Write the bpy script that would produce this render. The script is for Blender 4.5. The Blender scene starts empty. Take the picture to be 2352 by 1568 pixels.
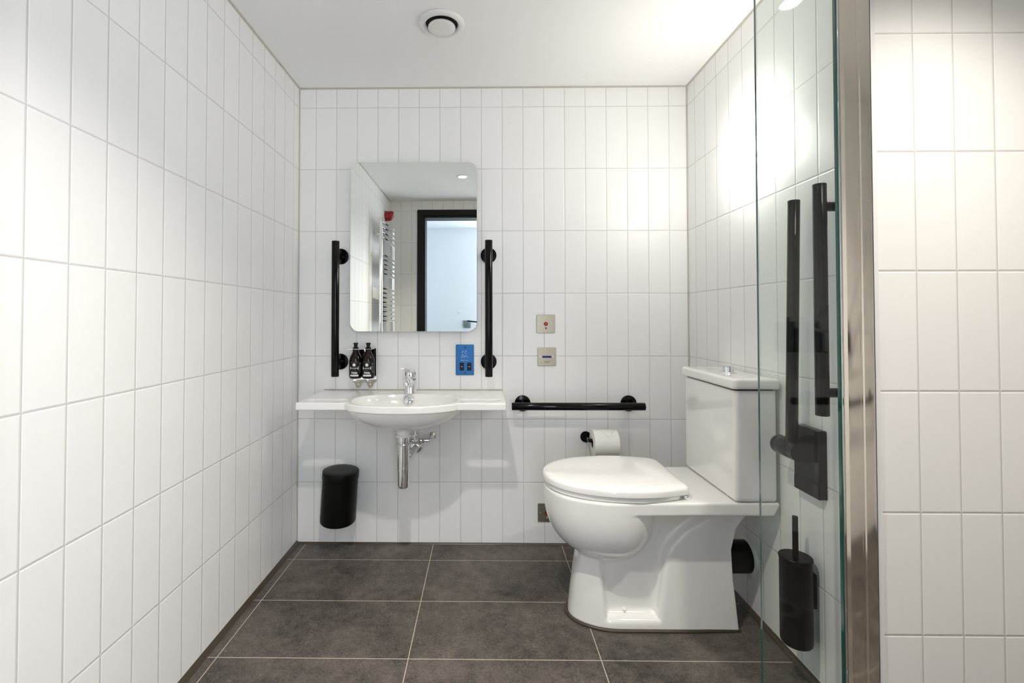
import bpy, bmesh, math, random
import numpy as np
from mathutils import Vector, Matrix
PI = math.pi
scn = bpy.context.scene
COL = scn.collection
random.seed(4)

# ------------------------------------------------------------------ materials
def newmat(name):
    m = bpy.data.materials.new(name); m.use_nodes = True
    nt = m.node_tree; nt.nodes.clear()
    out = nt.nodes.new('ShaderNodeOutputMaterial')
    return m, nt, out
def N(nt, t, **kw):
    n = nt.nodes.new(t)
    for k, v in kw.items():
        if hasattr(n, k): setattr(n, k, v)
        else: n.inputs[k].default_value = v
    return n
def math_(nt, op, a, b=None, c=None):
    n = nt.nodes.new('ShaderNodeMath'); n.operation = op
    for i, v in enumerate((a, b, c)):
        if v is None: continue
        if isinstance(v, (int, float)): n.inputs[i].default_value = v
        else: nt.links.new(v, n.inputs[i])
    return n.outputs[0]
def pbr(name, col, rough=.4, metal=0., spec=.5, noise=0., nscale=60, bump=0., bscale=300, coat=0., coat_rough=.05, rvar=0.):
    m, nt, out = newmat(name)
    b = N(nt, 'ShaderNodeBsdfPrincipled')
    b.inputs['Base Color'].default_value = (*col, 1); b.inputs['Roughness'].default_value = rough
    b.inputs['Metallic'].default_value = metal; b.inputs['Specular IOR Level'].default_value = spec
    b.inputs['Coat Weight'].default_value = coat; b.inputs['Coat Roughness'].default_value = coat_rough
    tc = N(nt, 'ShaderNodeTexCoord')
    if noise or rvar:
        nz = N(nt, 'ShaderNodeTexNoise'); nz.inputs['Scale'].default_value = nscale; nz.inputs['Detail'].default_value = 4
        nt.links.new(tc.outputs['Object'], nz.inputs['Vector'])
        if noise:
            mx = N(nt, 'ShaderNodeMix'); mx.data_type = 'RGBA'
            mx.inputs[6].default_value = (*[c*(1-noise) for c in col], 1); mx.inputs[7].default_value = (*[min(1, c*(1+noise)) for c in col], 1)
            nt.links.new(nz.outputs[0], mx.inputs[0]); nt.links.new(mx.outputs[2], b.inputs['Base Color'])
        if rvar:
            nt.links.new(math_(nt, 'MULTIPLY_ADD', nz.outputs[0], rvar*2, rough-rvar), b.inputs['Roughness'])
    if bump:
        n2 = N(nt, 'ShaderNodeTexNoise'); n2.inputs['Scale'].default_value = bscale; n2.inputs['Detail'].default_value = 3
        nt.links.new(tc.outputs['Object'], n2.inputs['Vector'])
        bp = N(nt, 'ShaderNodeBump'); bp.inputs['Strength'].default_value = bump; bp.inputs['Distance'].default_value = .001
        nt.links.new(n2.outputs[0], bp.inputs['Height']); nt.links.new(bp.outputs[0], b.inputs['Normal'])
    nt.links.new(b.outputs[0], out.inputs[0])
    return m
def emis(name, col, s):
    m, nt, out = newmat(name)
    e = N(nt, 'ShaderNodeEmission'); e.inputs[0].default_value = (*col, 1); e.inputs[1].default_value = s
    nt.links.new(e.outputs[0], out.inputs[0]); return m

ZJ = .0062 + .285            # height of the lowest horizontal tile joint
def wall_tiles(name, x0, y0, col=(.90, .90, .885), pw=.1, ph=.3):
    """100 x 300 mm upright wall tiles, grid laid; u runs along X or Y by the facing of the wall"""
    m, nt, out = newmat(name); L = nt.links.new
    tc = N(nt, 'ShaderNodeTexCoord'); sp = N(nt, 'ShaderNodeSeparateXYZ'); L(tc.outputs['Object'], sp.inputs[0])
    ge = N(nt, 'ShaderNodeNewGeometry'); sn = N(nt, 'ShaderNodeSeparateXYZ'); L(ge.outputs['True Normal'], sn.inputs[0])
    ax = math_(nt, 'ABSOLUTE', sn.outputs[0]); usey = math_(nt, 'GREATER_THAN', ax, .5)
    ux = math_(nt, 'SUBTRACT', sp.outputs[0], x0); uy = math_(nt, 'SUBTRACT', sp.outputs[1], y0)
    mixu = N(nt, 'ShaderNodeMix'); L(usey, mixu.inputs[0]); L(ux, mixu.inputs[2]); L(uy, mixu.inputs[3])
    u = math_(nt, 'DIVIDE', mixu.outputs[0], pw); v = math_(nt, 'DIVIDE', math_(nt, 'SUBTRACT', sp.outputs[2], ZJ), ph)
    fu = math_(nt, 'FRACT', u); fv = math_(nt, 'FRACT', v)
    du = math_(nt, 'MULTIPLY', math_(nt, 'MINIMUM', fu, math_(nt, 'SUBTRACT', 1, fu)), pw)
    dv = math_(nt, 'MULTIPLY', math_(nt, 'MINIMUM', fv, math_(nt, 'SUBTRACT', 1, fv)), ph)
    d = math_(nt, 'MINIMUM', du, dv)
    g = N(nt, 'ShaderNodeMapRange'); g.interpolation_type = 'SMOOTHSTEP'
    g.inputs[1].default_value = .0009; g.inputs[2].default_value = .0016; L(d, g.inputs[0])      # 0 grout .. 1 tile
    # each tile its own shade and a hair of tilt
    cid = N(nt, 'ShaderNodeCombineXYZ'); L(math_(nt, 'FLOOR', u), cid.inputs[0]); L(math_(nt, 'FLOOR', v), cid.inputs[1]); L(usey, cid.inputs[2])
    wn = N(nt, 'ShaderNodeTexWhiteNoise'); L(cid.outputs[0], wn.inputs[0])
    tint = math_(nt, 'MULTIPLY_ADD', wn.outputs[0], .03, .985)
    tcol = N(nt, 'ShaderNodeVectorMath'); tcol.operation = 'SCALE'; tcol.inputs[0].default_value = col; L(tint, tcol.inputs['Scale'])
    gn = N(nt, 'ShaderNodeTexNoise'); gn.inputs['Scale'].default_value = 9; L(tc.outputs['Object'], gn.inputs['Vector'])
    gr = N(nt, 'ShaderNodeMix'); gr.data_type = 'RGBA'; L(gn.outputs[0], gr.inputs[0])
    gr.inputs[6].default_value = (.56, .55, .525, 1); gr.inputs[7].default_value = (.68, .67, .645, 1)
    cm = N(nt, 'ShaderNodeMix'); cm.data_type = 'RGBA'; L(g.outputs[0], cm.inputs[0]); L(gr.outputs[2], cm.inputs[6]); L(tcol.outputs[0], cm.inputs[7])
    h1 = N(nt, 'ShaderNodeMapRange'); h1.interpolation_type = 'SMOOTHSTEP'; h1.inputs[1].default_value = .0006; h1.inputs[2].default_value = .0045; L(d, h1.inputs[0])
    wv = N(nt, 'ShaderNodeTexNoise'); wv.inputs['Scale'].default_value = 14; wv.inputs['Detail'].default_value = 1; L(tc.outputs['Object'], wv.inputs['Vector'])
    tl = math_(nt, 'MULTIPLY', math_(nt, 'SUBTRACT', fv, .5), math_(nt, 'MULTIPLY_ADD', wn.outputs[0], 1.2, -.6))
    hh = math_(nt, 'ADD', h1.outputs[0], math_(nt, 'ADD', math_(nt, 'MULTIPLY', wv.outputs[0], .35), tl))
    bp = N(nt, 'ShaderNodeBump'); bp.inputs['Strength'].default_value = .8; bp.inputs['Distance'].default_value = .0011; L(hh, bp.inputs['Height'])
    b = N(nt, 'ShaderNodeBsdfPrincipled'); L(cm.outputs[2], b.inputs['Base Color']); L(bp.outputs[0], b.inputs['Normal'])
    L(math_(nt, 'MULTIPLY_ADD', g.outputs[0], -.38, .72), b.inputs['Roughness']); b.inputs['Specular IOR Level'].default_value = .45
    L(b.outputs[0], out.inputs[0]); return m

FX, FY, FS = .0452, -.1508, .6076
def floor_tiles(name):
    m, nt, out = newmat(name); L = nt.links.new
    tc = N(nt, 'ShaderNodeTexCoord'); sp = N(nt, 'ShaderNodeSeparateXYZ'); L(tc.outputs['Object'], sp.inputs[0])
    u = math_(nt, 'DIVIDE', math_(nt, 'SUBTRACT', sp.outputs[0], FX), FS); v = math_(nt, 'DIVIDE', math_(nt, 'SUBTRACT', sp.outputs[1], FY), FS/2)
    fu = math_(nt, 'FRACT', u); fv = math_(nt, 'FRACT', v)
    du = math_(nt, 'MULTIPLY', math_(nt, 'MINIMUM', fu, math_(nt, 'SUBTRACT', 1, fu)), FS)
    dv = math_(nt, 'MULTIPLY', math_(nt, 'MINIMUM', fv, math_(nt, 'SUBTRACT', 1, fv)), FS/2)
    d = math_(nt, 'MINIMUM', du, dv)
    g = N(nt, 'ShaderNodeMapRange'); g.interpolation_type = 'SMOOTHSTEP'; g.inputs[1].default_value = .0010; g.inputs[2].default_value = .0018; L(d, g.inputs[0])
    def noise(s, det=5, r=.6, dist=0.):
        n = N(nt, 'ShaderNodeTexNoise'); n.inputs['Scale'].default_value = s; n.inputs['Detail'].default_value = det; n.inputs['Roughness'].default_value = r; n.inputs['Distortion'].default_value = dist
        L(tc.outputs['Object'], n.inputs['Vector']); return n.outputs[0]
    big = noise(3.2, 6, .62, .4); mid = noise(24, 6, .7); fine = noise(260, 3, .7); gr2 = noise(120, 4, .75); fl = noise(70, 3, .55, 1.5)
    a = math_(nt, 'ADD', math_(nt, 'MULTIPLY', big, .45), math_(nt, 'ADD', math_(nt, 'MULTIPLY', mid, .35), math_(nt, 'ADD', math_(nt, 'MULTIPLY', gr2, .45), math_(nt, 'MULTIPLY', fine, .25))))
    cr = N(nt, 'ShaderNodeValToRGB'); L(a, cr.inputs[0])
    e = cr.color_ramp.elements; e[0].position = .63; e[0].color = (.024, .0205, .0175, 1); e[1].position = .88; e[1].color = (.150, .130, .112, 1)
    fk = N(nt, 'ShaderNodeMapRange'); fk.inputs[1].default_value = .66; fk.inputs[2].default_value = .74; L(fl, fk.inputs[0])
    fm = N(nt, 'ShaderNodeMix'); fm.data_type = 'RGBA'; L(math_(nt, 'MULTIPLY', fk.outputs[0], .55), fm.inputs[0]); L(cr.outputs[0], fm.inputs[6]); fm.inputs[7].default_value = (.27, .24, .21, 1)
    cm = N(nt, 'ShaderNodeMix'); cm.data_type = 'RGBA'; L(g.outputs[0], cm.inputs[0]); cm.inputs[6].default_value = (.50, .44, .37, 1); L(fm.outputs[2], cm.inputs[7])
    bp = N(nt, 'ShaderNodeBump'); bp.inputs['Strength'].default_value = .45; bp.inputs['Distance'].default_value = .0012
    L(math_(nt, 'ADD', math_(nt, 'MULTIPLY', fine, .5), math_(nt, 'ADD', g.outputs[0], mid)), bp.inputs['Height'])
    b = N(nt, 'ShaderNodeBsdfPrincipled'); L(cm.outputs[2], b.inputs['Base Color']); L(bp.outputs[0], b.inputs['Normal']); b.inputs['Roughness'].default_value = .55
    L(b.outputs[0], out.inputs[0]); return m

def glass_mat(name, tint):
    m, nt, out = newmat(name); L = nt.links.new
    t = N(nt, 'ShaderNodeBsdfTransparent'); t.inputs[0].default_value = (*tint, 1)
    gl = N(nt, 'ShaderNodeBsdfGlossy'); gl.inputs['Roughness'].default_value = 0.
    ge = N(nt, 'ShaderNodeNewGeometry'); dp = N(nt, 'ShaderNodeVectorMath'); dp.operation = 'DOT_PRODUCT'; L(ge.outputs['Normal'], dp.inputs[0]); L(ge.outputs['Incoming'], dp.inputs[1])
    om = math_(nt, 'SUBTRACT', 1, math_(nt, 'ABSOLUTE', dp.outputs['Value']))
    fr = math_(nt, 'MULTIPLY_ADD', math_(nt, 'POWER', om, 5.), .957, .043)      # Schlick reflectance of both faces
    lw = N(nt, 'ShaderNodeMixShader'); L(fr, lw.inputs[0]); L(t.outputs[0], lw.inputs[1]); L(gl.outputs[0], lw.inputs[2])
    L(lw.outputs[0], out.inputs[0]); return m

def steel_sheet(name, col, rough, wob):
    m, nt, out = newmat(name); L = nt.links.new
    tc = N(nt, 'ShaderNodeTexCoord'); mp = N(nt, 'ShaderNodeMapping'); mp.inputs['Scale'].default_value = (10, 10, 3.2); L(tc.outputs['Object'], mp.inputs[0])
    n = N(nt, 'ShaderNodeTexNoise'); n.inputs['Scale'].default_value = 1.; n.inputs['Detail'].default_value = 1; L(mp.outputs[0], n.inputs['Vector'])
    bp = N(nt, 'ShaderNodeBump'); bp.inputs['Strength'].default_value = wob; bp.inputs['Distance'].default_value = .01; L(n.outputs[0], bp.inputs['Height'])
    b = N(nt, 'ShaderNodeBsdfPrincipled'); b.inputs['Base Color'].default_value = (*col, 1); b.inputs['Metallic'].default_value = 1; b.inputs['Roughness'].default_value = rough
    L(bp.outputs[0], b.inputs['Normal']); L(b.outputs[0], out.inputs[0]); return m
def brushed(name, col, rough):
    m, nt, out = newmat(name); L = nt.links.new
    tc = N(nt, 'ShaderNodeTexCoord'); mp = N(nt, 'ShaderNodeMapping'); mp.inputs['Scale'].default_value = (40, 40, 2200); L(tc.outputs['Object'], mp.inputs[0])
    n = N(nt, 'ShaderNodeTexNoise'); n.inputs['Scale'].default_value = 1.; n.inputs['Detail'].default_value = 2; L(mp.outputs[0], n.inputs['Vector'])
    b = N(nt, 'ShaderNodeBsdfPrincipled'); b.inputs['Metallic'].default_value = 1
    mx = N(nt, 'ShaderNodeMix'); mx.data_type = 'RGBA'; L(n.outputs[0], mx.inputs[0]); mx.inputs[6].default_value = (*[c*.85 for c in col], 1); mx.inputs[7].default_value = (*[min(1, c*1.15) for c in col], 1)
    L(mx.outputs[2], b.inputs['Base Color']); L(math_(nt, 'MULTIPLY_ADD', n.outputs[0], .2, rough-.1), b.inputs['Roughness'])
    L(b.outputs[0], out.inputs[0]); return m

M = dict(
    plaster=pbr('ceiling_paint', (.92, .92, .905), .85, noise=.01, nscale=30, bump=.05, bscale=120),
    ceramic=pbr('vitreous_china', (.90, .895, .87), .11, coat=.6, coat_rough=.04, noise=.006, nscale=5),
    plastic=pbr('white_seat_plastic', (.91, .905, .88), .13, coat=.4, noise=.005, nscale=6),
    resin=pbr('white_cast_resin', (.91, .905, .88), .14, coat=.5, coat_rough=.05, noise=.006, nscale=5),
    black=pbr('black_satin_powder_coat', (.0018, .0017, .0019), .11, spec=.24, noise=.15, nscale=40, rvar=.04),
    blackmatt=pbr('black_matt_paint', (.0025, .0025, .0025), .36, spec=.16, noise=.15, nscale=50, bump=.06, bscale=900),
    rubber=pbr('black_plastic', (.0035, .0035, .0035), .3, spec=.25, noise=.1),
    chrome=pbr('polished_chrome', (.86, .87, .88), .045, 1., noise=.02, nscale=8),
    screw=pbr('bright_screw', (.75, .78, .82), .2, 1., noise=.03),
    mirror=pbr('mirror_silver', (.86, .88, .84), 0., 1., noise=.004, nscale=2),
    mirroredge=pbr('mirror_edge_glass', (.55, .60, .62), .1, .6, noise=.02),
    steel=brushed('brushed_steel', (.41, .375, .30), .34),
    bluefilm=pbr('blue_filmed_polished_plate', (.060, .19, .42), .04, 1., noise=.03, nscale=6),
    bluepanel=pbr('blue_reset_button', (.005, .012, .16), .15, noise=.1),
    red=pbr('red_button', (.62, .02, .008), .3, noise=.05),
    redbeacon=pbr('red_sounder_plastic', (.30, .008, .008), .3, noise=.05),
    paper=pbr('toilet_tissue', (.86, .85, .82), .9, noise=.02, nscale=200, bump=.35, bscale=260),
    card=pbr('card_core', (.10, .10, .13), .8, noise=.1),
    amber=pbr('dark_amber_glass', (.007, .0022, .0013), .06, spec=.35, noise=.3, nscale=14),
    label=pbr('black_label', (.006, .006, .0055), .4, spec=.3, noise=.1),
    print_=pbr('white_print', (.78, .78, .75), .6, noise=.03),
    copper=pbr('copper_print', (.30, .17, .09), .5, noise=.05),
    greyprint=pbr('grey_print', (.24, .25, .25), .5, noise=.05),
    ink=pbr('dark_engraving', (.055, .05, .045), .5, noise=.1),
    etch=pbr('pale_etching', (.45, .55, .72), .4, noise=.05),
    sealant=pbr('brown_grey_sealant', (.055, .043, .030), .35, noise=.2, nscale=30),
    caulk=pbr('beige_caulk', (.52, .50, .43), .7, noise=.1, nscale=20),
    trim=pbr('white_tile_trim', (.84, .84, .83), .35, noise=.01),
    edge=pbr('green_glass_edge', (.004, .10, .075), .08, coat=.5, noise=.2, nscale=12),
    glass=glass_mat('shower_glass', (.955, .985, .97)),
    sheet=steel_sheet('polished_steel_sheet', (.92, .87, .80), .09, .010),
    frame=pbr('black_door_frame', (.005, .005, .005), .4, spec=.25, noise=.2, nscale=30),
    white=pbr('white_plastic', (.82, .82, .80), .3, noise=.01),
    corridor=pbr('corridor_paint', (.80, .82, .84), .8, noise=.01, nscale=20),
    corrfloor=pbr('corridor_floor', (.13, .12, .11), .5, noise=.2, nscale=8),
    void=pbr('dark_duct', (.01, .01, .01), .8, noise=.2),
    floor=floor_tiles('floor_tiles'),
    teal=pbr('teal_print', (.0, .22, .28), .4, noise=.05),
    blueglow=pbr('blue_ring', (.0, .30, .55), .3, noise=.05),
    opal=emis('opal_globe_glow', (1., .955, .90), 29.),
    lens=emis('downlight_lens_glow', (1., .93, .84), 22.),
)

# ------------------------------------------------------------------ mesh helpers
class MB:
    def __init__(s): s.v = []; s.f = []; s.mi = []
    def add(s, vs, fs, mi=0):
        o = len(s.v); s.v += [tuple(p) for p in vs]; s.f += [tuple(i+o for i in f) for f in fs]; s.mi += [mi]*len(fs); return s
    def box(s, x0, x1, y0, y1, z0, z1, mi=0):
        return s.add([(x, y, z) for z in (z0, z1) for y in (y0, y1) for x in (x0, x1)],
                     [(0, 2, 3, 1), (4, 5, 7, 6), (0, 1, 5, 4), (2, 6, 7, 3), (0, 4, 6, 2), (1, 3, 7, 5)], mi)
    def lathe(s, prof, o, axis, seg=40, mi=0, sx=1., sy=1., capa=True, capb=True):
        """prof: (radius, distance along axis)"""
        a = Vector(axis).normalized(); t = Vector((0, 0, 1)) if abs(a.z) < .9 else Vector((1, 0, 0))
        e1 = t.cross(a).normalized(); e2 = a.cross(e1); o = Vector(o); vs = []; fs = []
        for r, h in prof:
            for k in range(seg):
                w = 2*PI*k/seg; vs.append(o + a*h + e1*(r*sx*math.cos(w)) + e2*(r*sy*math.sin(w)))
        for i in range(len(prof)-1):
            for k in range(seg):
                k2 = (k+1) % seg; fs.append((i*seg+k, i*seg+k2, (i+1)*seg+k2, (i+1)*seg+k))
        if capa: fs.append(tuple(reversed(range(seg))))
        if capb: fs.append(tuple(range((len(prof)-1)*seg, len(prof)*seg)))
        return s.add(vs, fs, mi)
    def cyl(s, p0, p1, r, seg=32, bev=0., mi=0):
        p0 = Vector(p0); p1 = Vector(p1); l = (p1-p0).length
        pr = [(r, 0), (r, l)] if not bev else [(r-bev, 0), (r-bev*.3, bev*.3), (r, bev), (r, l-bev), (r-bev*.3, l-bev*.3), (r-bev, l)]
        return s.lathe(pr, p0, p1-p0, seg, mi)
    def tube(s, path, r, seg=14, mi=0, caps=True):
        P = [Vector(p) for p in path]; vs = []; fs = []; n = len(P)
        rr = r if isinstance(r, (list, tuple)) else [r]*n
        t0 = (P[1]-P[0]).normalized(); up = Vector((0, 0, 1)) if abs(t0.z) < .9 else Vector((0, 1, 0))
        e1 = up.cross(t0).normalized()
        for i in range(n):
            t = (P[min(i+1, n-1)]-P[max(i-1, 0)]).normalized(); e1 = (e1 - t*e1.dot(t)).normalized(); e2 = t.cross(e1)
            for k in range(seg):
                w = 2*PI*k/seg; vs.append(P[i] + (e1*math.cos(w) + e2*math.sin(w))*rr[i])
        for i in range(n-1):
            for k in range(seg):
                k2 = (k+1) % seg; fs.append((i*seg+k, i*seg+k2, (i+1)*seg+k2, (i+1)*seg+k))
        if caps: fs += [tuple(reversed(range(seg))), tuple(range((n-1)*seg, n*seg))]
        return s.add(vs, fs, mi)
    def rings(s, R, mi=0, capa=True, capb=True):
        n = len(R[0]); vs = [p for r in R for p in r]; fs = []
        for i in range(len(R)-1):
            for k in range(n):
                k2 = (k+1) % n; fs.append((i*n+k, i*n+k2, (i+1)*n+k2, (i+1)*n+k))
        if capa: fs.append(tuple(reversed(range(n))))
        if capb: fs.append(tuple(range((len(R)-1)*n, len(R)*n)))
        return s.add(vs, fs, mi)
    def sphere(s, c, rx, ry, rz, mi=0, seg=40, rin=20):
        R = []
        for i in range(1, rin):
            w = PI*i/rin; R.append([(c[0]+rx*math.sin(w)*math.cos(2*PI*k/seg), c[1]+ry*math.sin(w)*math.sin(2*PI*k/seg), c[2]-rz*math.cos(w)) for k in range(seg)])
        return s.rings(R, mi)
    def obj(s, name, mat, parent=None, bevel=0., smooth=35, bseg=3):
        me = bpy.data.meshes.new(name); o = bpy.data.objects.new(name, me); COL.objects.link(o)
        off = root_loc(parent)
        me.from_pydata([tuple(Vector(p)-off) for p in s.v], [], s.f)
        for m in (mat if isinstance(mat, (list, tuple)) else [mat]): me.materials.append(m)
        bm = bmesh.new(); bm.from_mesh(me); bm.faces.ensure_lookup_table()
        for f, i in zip(bm.faces, s.mi): f.material_index = i
        bmesh.ops.recalc_face_normals(bm, faces=bm.faces); bm.to_mesh(me); bm.free()
        if smooth:
            me.polygons.foreach_set('use_smooth', [True]*len(me.polygons)); me.set_sharp_from_angle(angle=math.radians(smooth))
        if parent is not None: o.parent = parent
        if bevel:
            b = o.modifiers.new('edge_rounding', 'BEVEL'); b.width = bevel; b.segments = bseg; b.limit_method = 'ANGLE'; b.angle_limit = math.radians(40); b.harden_normals = False
        return o
def root_loc(p):
    v = Vector((0, 0, 0))
    while p is not None: v = v + Vector(p.location); p = p.parent
    return v
def thing(name, label, cat, loc=(0, 0, 0), group=None):
    o = bpy.data.objects.new(name, None); COL.objects.link(o); o.location = loc; o.empty_display_size = .05
    tag(o, label, cat, group); return o
def tag(o, label, cat, group=None):
    o['label'] = label; o['category'] = cat
    if group: o['group'] = group
    return o
def struct(name, mb, mat, bevel=0., smooth=0):
    o = mb.obj(name, mat, None, bevel, smooth); o['kind'] = 'structure'; return o
def rrect(cx, cz, w, h, r, n=8):
    pts = []
    for sx, sz, a0 in ((1, 1, 0), (-1, 1, 90), (-1, -1, 180), (1, -1, 270)):
        for k in range(n+1):
            a = math.radians(a0 + 90*k/n); pts.append((cx+sx*(w/2-r)+r*math.cos(a), cz+sz*(h/2-r)+r*math.sin(a)))
    return pts
def slabY(mb, pts, y0, y1, bev=0., mi=0):
    """outline in XZ extruded from y0 (back) to y1 (front) with a rounded front edge"""
    cx = sum(p[0] for p in pts)/len(pts); cz = sum(p[1] for p in pts)/len(pts)
    w = max(abs(p[0]-cx) for p in pts); h = max(abs(p[1]-cz) for p in pts); sg = 1 if y1 > y0 else -1
    def ring(y, ins): return [(cx+(x-cx)*(1-ins/w), y, cz+(z-cz)*(1-ins/h)) for x, z in pts]
    R = [ring(y0, 0)] + ([ring(y1-sg*bev, 0), ring(y1-sg*bev*.3, bev*.3), ring(y1, bev)] if bev else [ring(y1, 0)])
    return mb.rings(R, mi)
def text_mesh(body, size, bold=0., spacing=1., align='CENTER'):
    cu = bpy.data.curves.new('lettering', 'FONT'); cu.body = body; cu.size = size; cu.align_x = align; cu.align_y = 'CENTER'
    cu.offset = bold; cu.space_character = spacing; cu.resolution_u = 3
    o = bpy.data.objects.new('lettering_tmp', cu); COL.objects.link(o)
    dg = bpy.context.evaluated_depsgraph_get(); me = bpy.data.meshes.new_from_object(o.evaluated_get(dg))
    bm = bmesh.new(); bm.from_mesh(me); bmesh.ops.triangulate(bm, faces=bm.faces)
    bm.verts.ensure_lookup_table(); v = [(p.co.x, p.co.y) for p in bm.verts]; f = [tuple(q.index for q in fc.verts) for fc in bm.faces]
    bm.free(); bpy.data.objects.remove(o); bpy.data.curves.remove(cu); bpy.data.meshes.remove(me)
    return v, f

# ------------------------------------------------------------------ distance field meshes (ceramic shapes)
def smin(a, b, k):
    h = np.clip(.5+.5*(b-a)/k, 0, 1); return b*(1-h)+a*h-k*h*(1-h)
def smax(a, b, k): return -smin(-a, -b, k)
def poly2(px, py, P):
    P = np.array(P, float); n = len(P); d = None; s = None
    px, py = np.broadcast_arrays(px, py)
    inside = np.zeros(px.shape, bool)
    for i in range(n):
        a = P[i]; b = P[i-1]; ex, ey = b-a; wx = px-a[0]; wy = py-a[1]
        t = np.clip((wx*ex+wy*ey)/(ex*ex+ey*ey), 0, 1); q = (wx-ex*t)**2+(wy-ey*t)**2
        d = q if d is None else np.minimum(d, q)
        c = ((a[1] > py) != (b[1] > py)) & (px < (b[0]-a[0])*(py-a[1])/((b[1]-a[1]) if b[1] != a[1] else 1e-12)+a[0])
        inside ^= c
    return np.sqrt(d)*np.where(inside, -1., 1.)
def box3(x, y, z, lo, hi, r):
    c = [(a+b)/2 for a, b in zip(lo, hi)]; h = [(b-a)/2-r for a, b in zip(lo, hi)]
    qx = abs(x-c[0])-h[0]; qy = abs(y-c[1])-h[1]; qz = abs(z-c[2])-h[2]
    return np.sqrt(np.maximum(qx, 0)**2+np.maximum(qy, 0)**2+np.maximum(qz, 0)**2)+np.minimum(np.maximum(qx, np.maximum(qy, qz)), 0)-r
def sdf_mesh(name, f, lo, hi, h, mat, parent):
    lo = np.array(lo, float); n = np.ceil((np.array(hi)-lo)/h).astype(int)+1
    ax = [lo[i]+h*np.arange(n[i]) for i in range(3)]
    V = f(ax[0][:, None, None], ax[1][None, :, None], ax[2][None, None, :]); V = np.broadcast_to(V, n).astype(np.float64)
    S = V < 0; c = np.zeros(n-1, np.int8); cor = [(i, j, k) for i in (0, 1) for j in (0, 1) for k in (0, 1)]
    for i, j, k in cor: c += S[i:n[0]-1+i, j:n[1]-1+j, k:n[2]-1+k]
    A = np.argwhere((c > 0) & (c < 8)); idx = -np.ones(n-1, int); idx[tuple(A.T)] = np.arange(len(A))
    val = {q: V[A[:, 0]+q[0], A[:, 1]+q[1], A[:, 2]+q[2]] for q in cor}
    acc = np.zeros((len(A), 3)); cnt = np.zeros(len(A))
    for q in cor:
        for d in range(3):
            if q[d]: continue
            r = list(q); r[d] = 1; r = tuple(r); va = val[q]; vb = val[r]; m = (va < 0) != (vb < 0)
            t = np.where(m, va/np.where(m, va-vb, 1), 0); p = np.tile(np.array(q, float), (len(A), 1)); p[:, d] += t
            acc[m] += p[m]; cnt[m] += 1
    P = lo + h*(A + acc/cnt[:, None])
    for _ in range(3):
        e = 1e-4; v = f(P[:, 0], P[:, 1], P[:, 2]); g = np.zeros_like(P)
        for d in range(3):
            Q = P.copy(); Q[:, d] += e; g[:, d] = (f(Q[:, 0], Q[:, 1], Q[:, 2])-v)/e
        g2 = np.maximum((g**2).sum(1), 1e-3); st = -(v/g2)[:, None]*g; l = np.linalg.norm(st, axis=1); st *= np.minimum(1, .5*h/np.maximum(l, 1e-9))[:, None]; P += st
    F = []
    for d in range(3):
        e1, e2 = [(1, 2), (2, 0), (0, 1)][d]
        a = [slice(None)]*3; b = [slice(None)]*3; a[d] = slice(0, -1); b[d] = slice(1, None)
        E = np.argwhere(S[tuple(a)] != S[tuple(b)])
        ok = (E[:, e1] > 0) & (E[:, e2] > 0) & (E[:, e1] < n[e1]-1) & (E[:, e2] < n[e2]-1); E = E[ok]
        sg = S[tuple(E.T)]
        def cell(o1, o2):
            K = E.copy(); K[:, e1] -= o1; K[:, e2] -= o2; return idx[tuple(K.T)]
        q = np.stack([cell(0, 0), cell(1, 0), cell(1, 1), cell(0, 1)], 1); q[~sg] = q[~sg][:, ::-1]; F.append(q)
    F = np.concatenate(F); off = root_loc(parent); P = P-np.array(off)
    me = bpy.data.meshes.new(name); me.from_pydata(P.tolist(), [], F.tolist()); me.materials.append(mat)
    bm = bmesh.new(); bm.from_mesh(me); bmesh.ops.recalc_face_normals(bm, faces=bm.faces); bm.to_mesh(me); bm.free()
    me.polygons.foreach_set('use_smooth', [True]*len(me.polygons)); me.set_sharp_from_angle(angle=math.radians(50))
    o = bpy.data.objects.new(name, me); COL.objects.link(o); o.parent = parent; return o

# ------------------------------------------------------------------ the room
XR, YN, YD, CZ, XA = 1.870, -1.073, -2.30, 2.188, 3.05        # right wall, shower nib face, door wall, ceiling, alcove end
XB = .0821
struct('floor', MB().box(-.12, XA+.12, YD, .12, -.06, 0), M['floor'])
struct('ceiling', MB().box(-.12, XA+.12, YD-.15, .12, CZ, CZ+.06), M['plaster'])
struct('wall_back', MB().box(-.12, XR+.12, 0, .12, 0, CZ), wall_tiles('tiles_back', XB, 0))
struct('wall_left', MB().box(-.12, 0, YD-.15, 0, 0, CZ), wall_tiles('tiles_left', 0, -.0646))
struct('wall_right', MB().box(XR, XR+.12, YN, 0, 0, CZ), wall_tiles('tiles_right', 1.974, -.0805))
struct('wall_shower', MB().box(XR+.12, XA, YN, YN+.12, 0, CZ), wall_tiles('tiles_shower', 1.974, YN))
struct('wall_alcove', MB().box(XA, XA+.12, YD, YN+.12, 0, CZ), wall_tiles('tiles_alcove', 1.974, YN))
DX0, DX1, DZ = .262, 1.30, 2.105          # outside of the door frame
w = MB().box(0, DX0+.03, YD-.15, YD, 0, CZ); w.box(DX0+.03, DX1-.03, YD-.15, YD, DZ-.03, CZ); w.box(DX1-.03, XA, YD-.15, YD, 0, CZ)
struct('wall_front', w, wall_tiles('tiles_front', .105, 0))
def fr(ins, y0, y1, t):
    m = MB(); a, b, c = DX0+ins, DX1-ins, DZ-ins
    m.box(a, a+t, y0, y1, 0, c); m.box(b-t, b, y0, y1, 0, c); m.box(a+t, b-t, y0, y1, c-t, c); return m
d = struct('door_1', fr(0, YD, YD+.014, .055), M['frame'], .002)
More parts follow.
